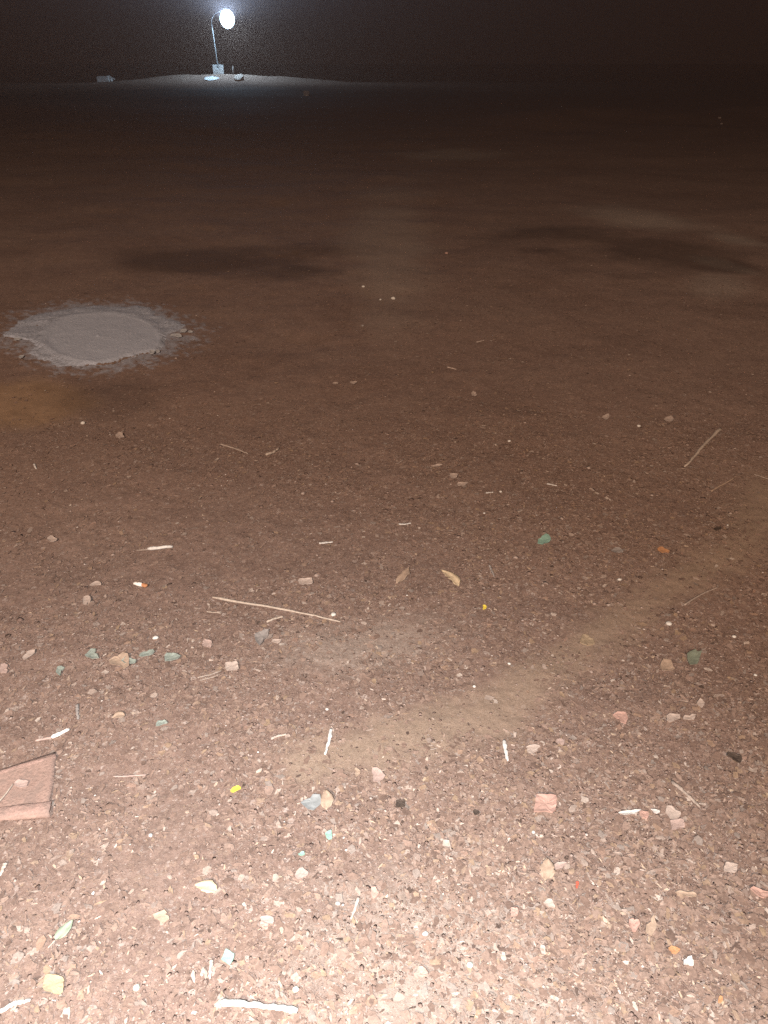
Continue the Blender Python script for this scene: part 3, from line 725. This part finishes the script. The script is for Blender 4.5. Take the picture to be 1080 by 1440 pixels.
for nm, x, y, w, mt, lb in PEBBLES:
    pebble(nm, x, y, w, mt, lb, asp=random.uniform(0.9, 1.5))

# straw tail of the white sliver that has one
# ------------------------------------------------------------------ terracotta tile at the left edge
def clay(name, c0, c1):
    m = NT(name); tc = m.n('ShaderNodeTexCoord'); P = tc.outputs['Object']
    n1 = m.noise(P, 14, 5, .65); n2 = m.noise(P, 120, 4, .7); v = m.voro(P, 90)
    b = m.ramp(n1.outputs['Fac'], [(.32, c0), (.68, c1)]).outputs['Color']
    b = m.mix(0.8, b, m.ramp(n2.outputs['Fac'], [(.3, g3(.72)), (.5, g3(1)), (.7, g3(1.2))]).outputs['Color'], 'MULTIPLY')
    pit = m.math('LESS_THAN', v.outputs['Distance'], 0.16)
    b = m.mix(m.math('MULTIPLY', pit, 0.5), b, (0.13, 0.085, 0.065))
    dirt = m.ramp(m.noise(P, 26, 5, .7).outputs['Fac'], [(.5, g3(0)), (.62, g3(1))]).outputs['Color']
    b = m.mix(m.math('MULTIPLY', dirt, 0.75), b, (0.225, 0.155, 0.125))
    m.l(b, m.b.inputs['Base Color']); m.b.inputs['Roughness'].default_value = .9
    m.l(m.bump(n2.outputs['Fac'], .003), m.b.inputs['Normal']); return m.m
M['tile'] = clay('tile_clay', (0.255, 0.165, 0.13), (0.315, 0.205, 0.162))
M['rim'] = clay('rim_clay', (0.30, 0.19, 0.152), (0.36, 0.23, 0.185))
def build_tile():
    P = [(-70, 1108), (0, 1086), (80, 1060), (79, 1105), (71, 1150), (0, 1154), (-70, 1160)]
    c = G(20, 1110)
    root = empty('clay_tile', c); tag(root, 'broken terracotta tile with raised rims, cut by the left edge', 'tile')
    W_ = [G(*p) for p in P]; z0 = max(p.z for p in W_) + 0.001
    bm = bmesh.new(); th = 0.006
    nx, ny = 22, 14
    tl, tr, bl, br = G(-70, 1108), G(80, 1060), G(-70, 1160), G(71, 1150)
    T = []; B = []
    for i in range(nx + 1):
        a, b = tl.lerp(tr, i / nx), bl.lerp(br, i / nx); rt, rb = [], []
        for j in range(ny + 1):
            p = a.lerp(b, j / ny)
            if i == nx: p.x += 0.004 * float(vnoise(j * 0.7, 3.1, 8)) * 2
            z = z0 + th - 0.003 * math.sin(math.pi * j / ny) + 0.0016 * float(fbm(p.x / 0.02, p.y / 0.02, 51, 2))
            rt.append(bm.verts.new((p.x, p.y, z))); rb.append(bm.verts.new((p.x, p.y, z0 - 0.01)))
        T.append(rt); B.append(rb)
    for i in range(nx):
        for j in range(ny):
            bm.faces.new((T[i][j], T[i][j + 1], T[i + 1][j + 1], T[i + 1][j])); bm.faces.new((B[i][j], B[i + 1][j], B[i + 1][j + 1], B[i][j + 1]))
        bm.faces.new((T[i][0], T[i + 1][0], B[i + 1][0], B[i][0])); bm.faces.new((T[i][ny], B[i][ny], B[i + 1][ny], T[i + 1][ny]))
    for j in range(ny):
        bm.faces.new((T[0][j], B[0][j], B[0][j + 1], T[0][j + 1])); bm.faces.new((T[nx][j], T[nx][j + 1], B[nx][j + 1], B[nx][j]))
    local(bm, c); link_bm('slab', bm, M['tile'], root, smooth=True)
    for nm, pa, pb, r in (('far_rim', tl.lerp(bl, .05), tr.lerp(br, .06), 0.008), ('near_rim', tl.lerp(bl, .88), tr.lerp(br, .88), 0.017)):
        path = smooth_path([pa, pb], 20)
        for p in path: p.z = z0 + th - 0.002
        rb = tube_bm(path, [r * (1 + 0.05 * math.sin(k)) for k in range(21)], 10, flat=0.2, jitter=0.04); local(rb, c)
        link_bm('rim', rb, M['rim'], root, smooth=True)
build_tile()
sk = stick('twig', [(-6, 1138), (8, 1122), (20, 1106)], 2.6, 'straw', 'thin pale twig resting on the clay tile', 'twig'); sk.location.z += 0.007
ck = chip('pale_flake', 33, 1106, 20, 12, 'pink', 'pale pink flake resting on the clay tile', 'flake', -25, 0.0012); ck.location.z += 0.005

# ------------------------------------------------------------------ patch of spilt cement
def build_cement():
    out = [(-12, 468), (2, 462), (28, 448), (58, 438), (90, 433), (125, 429), (160, 427), (190, 427), (213, 431), (222, 440), (245, 447), (262, 452), (266, 460), (248, 467),
           (240, 476), (236, 489), (205, 500), (172, 507), (150, 514), (120, 517), (82, 518), (58, 511), (40, 503), (33, 494), (44, 488), (36, 478), (10, 474)]
    c = G(138, 474); W_ = [G(*p) for p in out]
    ang = np.array([math.atan2(p.y - c.y, p.x - c.x) for p in W_]); rad = np.array([math.hypot(p.x - c.x, p.y - c.y) for p in W_])
    k = np.argsort(ang); ang, rad = ang[k], rad[k]
    NA, NR = 260, 46
    th = np.linspace(-math.pi, math.pi, NA, endpoint=False)
    R = np.interp(th, ang, rad, period=2 * math.pi)
    R = R * (1 + 0.09 * fbm(np.cos(th) * 6, np.sin(th) * 6, 61, 3) + 0.06 * fbm(np.cos(th) * 22, np.sin(th) * 22, 63, 3))
    f = np.linspace(0, 1, NR)[1:]
    X = c.x + f[:, None] * R[None] * np.cos(th); Y = c.y + f[:, None] * R[None] * np.sin(th)
    # smooth dish in the middle: an ellipse on the ground
    px, py = pix(X, Y)
    d = np.sqrt(((px - 146) / 82) ** 2 + ((py - 479) / 35) ** 2)
    gz = height(X, Y)
    edge = 1 - sstep(0.86, 1.0, f)[:, None]
    ring = np.exp(-((d - 1.03) / 0.07) ** 2)
    rough = sstep(0.95, 1.12, d)
    h = 0.006 * edge + 0.007 * ring * edge + rough * edge * 0.010 * (fbm(X / 0.09, Y / 0.09, 65, 3) + 0.1) + 0.0015 * fbm(X / 0.05, Y / 0.05, 67, 2)
    base = np.where(d < 1.0, float(height(c.x, c.y)) * 0.7 + gz * 0.3, gz)
    Z = base + h - 0.006 * (1 - edge)
    verts = np.vstack([[[c.x, c.y, float(height(c.x, c.y)) + 0.016]], np.stack([X, Y, Z], -1).reshape(-1, 3)]) - np.array(c[:])
    n = NR - 1; i = np.arange(n - 1)[:, None] * NA + 1; j = np.arange(NA)[None]; j2 = (j + 1) % NA
    q = np.stack([i + j, i + NA + j, i + NA + j2, i + j2], -1).reshape(-1, 4)
    t = np.stack([np.zeros(NA, int), 1 + np.arange(NA), 1 + (np.arange(NA) + 1) % NA], 1)
    me = np_mesh('cement_patch', verts, np.concatenate([q.ravel(), t.ravel()]), np.concatenate([np.full(len(q), 4), np.full(NA, 3)]))
    a = me.attributes.new('crust', 'FLOAT', 'POINT'); a.data.foreach_set('value', np.concatenate([[0], rough.ravel()]).astype(np.float32))
    e = me.attributes.new('fringe', 'FLOAT', 'POINT'); e.data.foreach_set('value', np.concatenate([[0], np.repeat(sstep(0.8, 1.0, f), NA)]).astype(np.float32))
    m = NT('dried_cement'); tc = m.n('ShaderNodeTexCoord'); P = tc.outputs['Object']
    n1 = m.noise(P, 9, 5); n2 = m.noise(P, 70, 4)
    b = m.ramp(n1.outputs['Fac'], [(0.3, (0.36, 0.385, 0.44)), (0.7, (0.42, 0.445, 0.505))]).outputs['Color']
    at = m.n('ShaderNodeAttribute'); at.attribute_name = 'crust'
    cr = m.ramp(n2.outputs['Fac'], [(0.33, (0.17, 0.17, 0.18)), (0.5, (0.33, 0.35, 0.40)), (0.66, (0.44, 0.47, 0.54))]).outputs['Color']
    b = m.mix(m.math('MULTIPLY', at.outputs['Fac'], 0.75), b, cr)
    fr = m.n('ShaderNodeAttribute'); fr.attribute_name = 'fringe'
    k2 = m.math('GREATER_THAN', m.math('ADD', fr.outputs['Fac'], m.math('MULTIPLY', n2.outputs['Fac'], 0.9)), 1.33)
    b = m.mix(k2, b, (0.19, 0.125, 0.09))
    m.l(b, m.b.inputs['Base Color']); m.b.inputs['Roughness'].default_value = 0.9
    m.l(m.bump(n2.outputs['Fac'], 0.006), m.b.inputs['Normal'])
    o = link_mesh('cement_patch', me, m.m, smooth=True); o.location = c
    if me.polygons[5].normal.z < 0: me.flip_normals()
    tag(o, 'pale grey patch of dried cement with a smooth round middle and ragged edge', 'cement patch')
build_cement()
CR = [(258, 467, 10, 4), (248, 473, 14, 5), (268, 468, 6, 3), (214, 497, 9, 4), (222, 495, 7, 3), (30, 503, 8, 4), (24, 478, 9, 3)]
LB = ['cement crumb by the right tip of the grey patch', 'flat cement flake below the right tip of the grey patch', 'outermost cement crumb right of the grey patch', 'cement crumb under the lower right edge of the grey patch',
      'smaller cement crumb under the lower right edge of the grey patch', 'cement crumb at the lower left corner of the grey patch', 'cement crumb at the left tip of the grey patch']
M['cem'] = col_mat('cement_crumb', (0.42, 0.42, 0.42), vary=0.25, scale=40)
for (x, y, w, h), lb in zip(CR, LB):
    chip('cement_crumb', x, y, w, h, 'cem', lb, 'crumb', 0, 0.004, curl=0.1, rough=0.3)

# ------------------------------------------------------------------ street lamp on its low rise
M['concrete'] = col_mat('lamp_footing_concrete', (0.62, 0.60, 0.58), vary=0.25, scale=5, bump=0.01)
M['galv'] = col_mat('galvanised_pole', (0.16, 0.16, 0.16), vary=0.15, scale=8, rough=0.45, spec=0.5, bump=0)
M['housing'] = col_mat('lamp_housing_metal', (0.06, 0.06, 0.065), rough=0.6, spec=0.4, scale=8, bump=0)
def build_lamp():
    gz = float(height(LX, LY))
    root = empty('street_lamp', (LX, LY, gz)); tag(root, 'street lamp with a glaring white globe on a thin pole in a concrete block', 'street lamp')
    bm = bmesh.new()      # footing: block with a slot in which the pole stands
    prof = [(-.40, -.15), (.40, -.15), (.39, .66), (.11, .66), (.10, .34), (-.12, .34), (-.13, .66), (-.38, .66)]
    F = [bm.verts.new((x, -.34, z)) for x, z in prof]; K = [bm.verts.new((x, .34, z)) for x, z in prof]
    bm.faces.new(F); bm.faces.new(K[::-1])
    for i in range(8):
        j = (i + 1) % 8; bm.faces.new((F[i], K[i], K[j], F[j]))
    bmesh.ops.bevel(bm, geom=bm.edges[:], offset=0.015, segments=2, affect='EDGES')
    link_bm('footing', bm, M['concrete'], root)
    top = Vector((-.14, 0, 3.25))
    path = smooth_path([Vector((0.03, 0, .30)), Vector((-.05, 0, 1.3)), top], 14)
    link_bm('pole', tube_bm(path, [0.062 - 0.018 * k / 14 for k in range(15)], 12, jitter=0), M['galv'], root, smooth=True)
    arm = [top - Vector((0, 0, .06)), top + Vector((-.02, 0, .55)), top + Vector((.35, -.28, .92)), top + Vector((1.50, -1.2, 1.24))]
    link_bm('arm', tube_bm(smooth_path(arm, 12), [0.026] * 13, 10, jitter=0), M['housing'], root, smooth=True)
    hc = arm[-1]
    bm = bmesh.new(); n = 20
    rings = []
    for r, z in ((.05, .10), (.14, .06), (.24, -.02), (.25, -.07), (.20, -.09)):
        rings.append([bm.verts.new(hc + Vector((r * math.cos(6.28318 * k / n), r * math.sin(6.28318 * k / n), z))) for k in range(n)])
    for A, B in zip(rings, rings[1:]):
        for k in range(n): bm.faces.new((A[k], A[(k + 1) % n], B[(k + 1) % n], B[k]))
    bm.faces.new(rings[0]); bm.faces.new(rings[-1][::-1])
    head = link_bm('lamp_head', bm, M['housing'], root, smooth=True)
    bm = bmesh.new(); bmesh.ops.create_icosphere(bm, subdivisions=3, radius=GLOBE)  # globe oversized to fill the disc of the lamp's glare
    for v in bm.verts: v.co = Vector((v.co.x, v.co.y, v.co.z * 1.12)) + hc + Vector((0, 0, -GLOBE * 1.12 - .06))
    g = NT('lit_globe'); g.b.inputs['Base Color'].default_value = (0.8, 0.85, 0.9, 1)
    g.b.inputs['Emission Color'].default_value = (0.50, 0.75, 1.0, 1); g.b.inputs['Emission Strength'].default_value = GLOBE_W
    link_bm('globe', bm, g.m, head, smooth=True)
    root.scale = (0.86, 0.86, 0.86)
    sd = bpy.data.lights.new('halo_spot', 'SPOT'); sd.energy = HALO_BEAM; sd.color = (0.30, 0.55, 1.0); sd.shadow_soft_size = 0.1  # added spot, aimed upward so the mist shows a halo round the lamp
    sd.spot_size = math.radians(64); sd.spot_blend = 0.2
    so = bpy.data.objects.new('halo_spot', sd); COL.objects.link(so); so.parent = head
    so.location = hc + Vector((0.05, -GLOBE - .12, -GLOBE - .06))
    so.rotation_euler = Vector((0.19, -0.98, 0.50)).to_track_quat('-Z', 'Y').to_euler()
GLOBE, GLOBE_W, HALO_BEAM = 0.58, 190.0, 15000.0
build_lamp()

def far_slab(name, x, y, w, d, t, mat, label, cat, tilt=(0, 0)):
    bm = bmesh.new(); top = []; bot = []; slope = float(height(x, y + d / 2) - height(x, y - d / 2)) / d
    for i in range(12):
        a = 2 * math.pi * i / 12; r = 1 + random.uniform(-.15, .15)
        p = Vector((r * math.cos(a) * w / 2, r * math.sin(a) * d / 2, 0))
        z = tilt[0] * p.x + tilt[1] * (p.y + d / 2) + slope * p.y
        top.append(bm.verts.new((p.x, p.y, z + t * random.uniform(.9, 1.1)))); bot.append(bm.verts.new((p.x, p.y, slope * p.y - .06)))
    bm.faces.new(top); bm.faces.new(bot[::-1])
    for i in range(12):
        j = (i + 1) % 12; bm.faces.new((bot[i], bot[j], top[j], top[i]))
    o = link_bm(name, bm, M[mat]); o.location = (x, y, float(height(x, y))); return tag(o, label, cat)
def at_depth(px, y):
    x = 0.0
    for _ in range(4): x = (px - 540) / FPX * (y * CP + (EYE - float(height(x, y))) * SP)
    return x
M['whitesheet'] = col_mat('white_sheet', (0.82, 0.82, 0.82), vary=0.08, scale=6)
M['rubble'] = col_mat('pale_rubble', (0.8, 0.76, 0.73), vary=0.25, scale=6, bump=0.01)
far_slab('white_slab', at_depth(297, LY - 2.3), LY - 2.3, 1.0, 1.0, 0.03, 'whitesheet', 'bright white slab lying just in front of the lamp block', 'slab', tilt=(0, .02))
far_slab('stone_slab', at_depth(336, LY - 2.4), LY - 2.4, .62, .8, 0.10, 'palechip', 'pale tilted slab right of the white slab under the lamp', 'slab', tilt=(0.1, .25))
sc_p = G(431, 134.5)
far_slab('white_scrap', sc_p.x, sc_p.y, .34, .5, 0.05, 'whitesheet', 'small white scrap alone on the dark ground right of the lamp rise', 'scrap', tilt=(0, .35))
def build_post():
    px_ = at_depth(328, LY + .3); c = Vector((px_, LY + .3, float(height(px_, LY + .3))))
    bm = tube_bm([Vector((0, 0, -.1)), Vector((0, 0, .3)), Vector((.03, 0, .52))], [.07, .065, .05], 9, jitter=.05)
    o = link_bm('stump_post', bm, M['grey']); o.location = c; tag(o, 'short pale post standing just right of the lamp block', 'post')
build_post()
def build_chunk():
    px_ = at_depth(147, LY + 3); c = Vector((px_, LY + 3, float(height(px_, LY + 3))))
    root = empty('concrete_chunk', c); tag(root, 'pale broken concrete chunk with a bent rod, left of the lamp rise', 'concrete chunk')
    bm = bmesh.new(); bmesh.ops.create_cube(bm, size=1); bmesh.ops.subdivide_edges(bm, edges=bm.edges[:], cuts=3, use_grid_fill=True)
    for v in bm.verts:
        n = Vector((vnoise(v.co.x * 2.2, v.co.y * 2.2 + v.co.z, 3), vnoise(v.co.y * 2.2, v.co.z * 2.2, 4), vnoise(v.co.z * 2.3, v.co.x * 2.2 + v.co.y, 5)))
        v.co = Vector(((v.co.x + .35 * n.x) * .95, (v.co.y + .3 * n.y) * .7, (v.co.z + .25 * n.z) * .52 + .20))
    link_bm('block', bm, M['rubble'], root)
    link_bm('rod', tube_bm(smooth_path([Vector((.1, 0, .4)), Vector((.38, 0, .52)), Vector((.85, 0, .28))], 10), [.045] * 11, 7, jitter=0), M['rubble'], root, smooth=True)
build_chunk()
pebble('stone', 1012, 166, 4.5, 'palechip', 'left of two dim pale stones on the dark ridge at far right', 'stone')
pebble('stone', 1014.5, 175, 4, 'palechip', 'lower of two dim pale stones on the dark ridge at far right', 'stone')

# ------------------------------------------------------------------ added mist volume, stands in for lamp glare and brown veil
def build_haze():
    bm = bmesh.new(); bmesh.ops.create_cube(bm, size=1)
    for v in bm.verts: v.co = Vector((v.co.x * 400, v.co.y * 400 + 40, -4 if v.co.z < 0 else 14))
    m = bpy.data.materials.new('glare_mist'); m.use_nodes = True; t = m.node_tree
    t.nodes.remove(t.nodes['Principled BSDF'])
    pv = t.nodes.new('ShaderNodeVolumePrincipled'); pv.inputs['Density'].default_value = HAZE
    pv.inputs['Color'].default_value = (0.98, 0.66, 0.52, 1); pv.inputs['Anisotropy'].default_value = 0.25
    t.links.new(pv.outputs['Volume'], t.nodes['Material Output'].inputs['Volume'])
    tag(link_bm('glare_haze', bm, m), 'thin added mist standing in for lamp glare', kind='stuff')
HAZE = 0.006
build_haze()
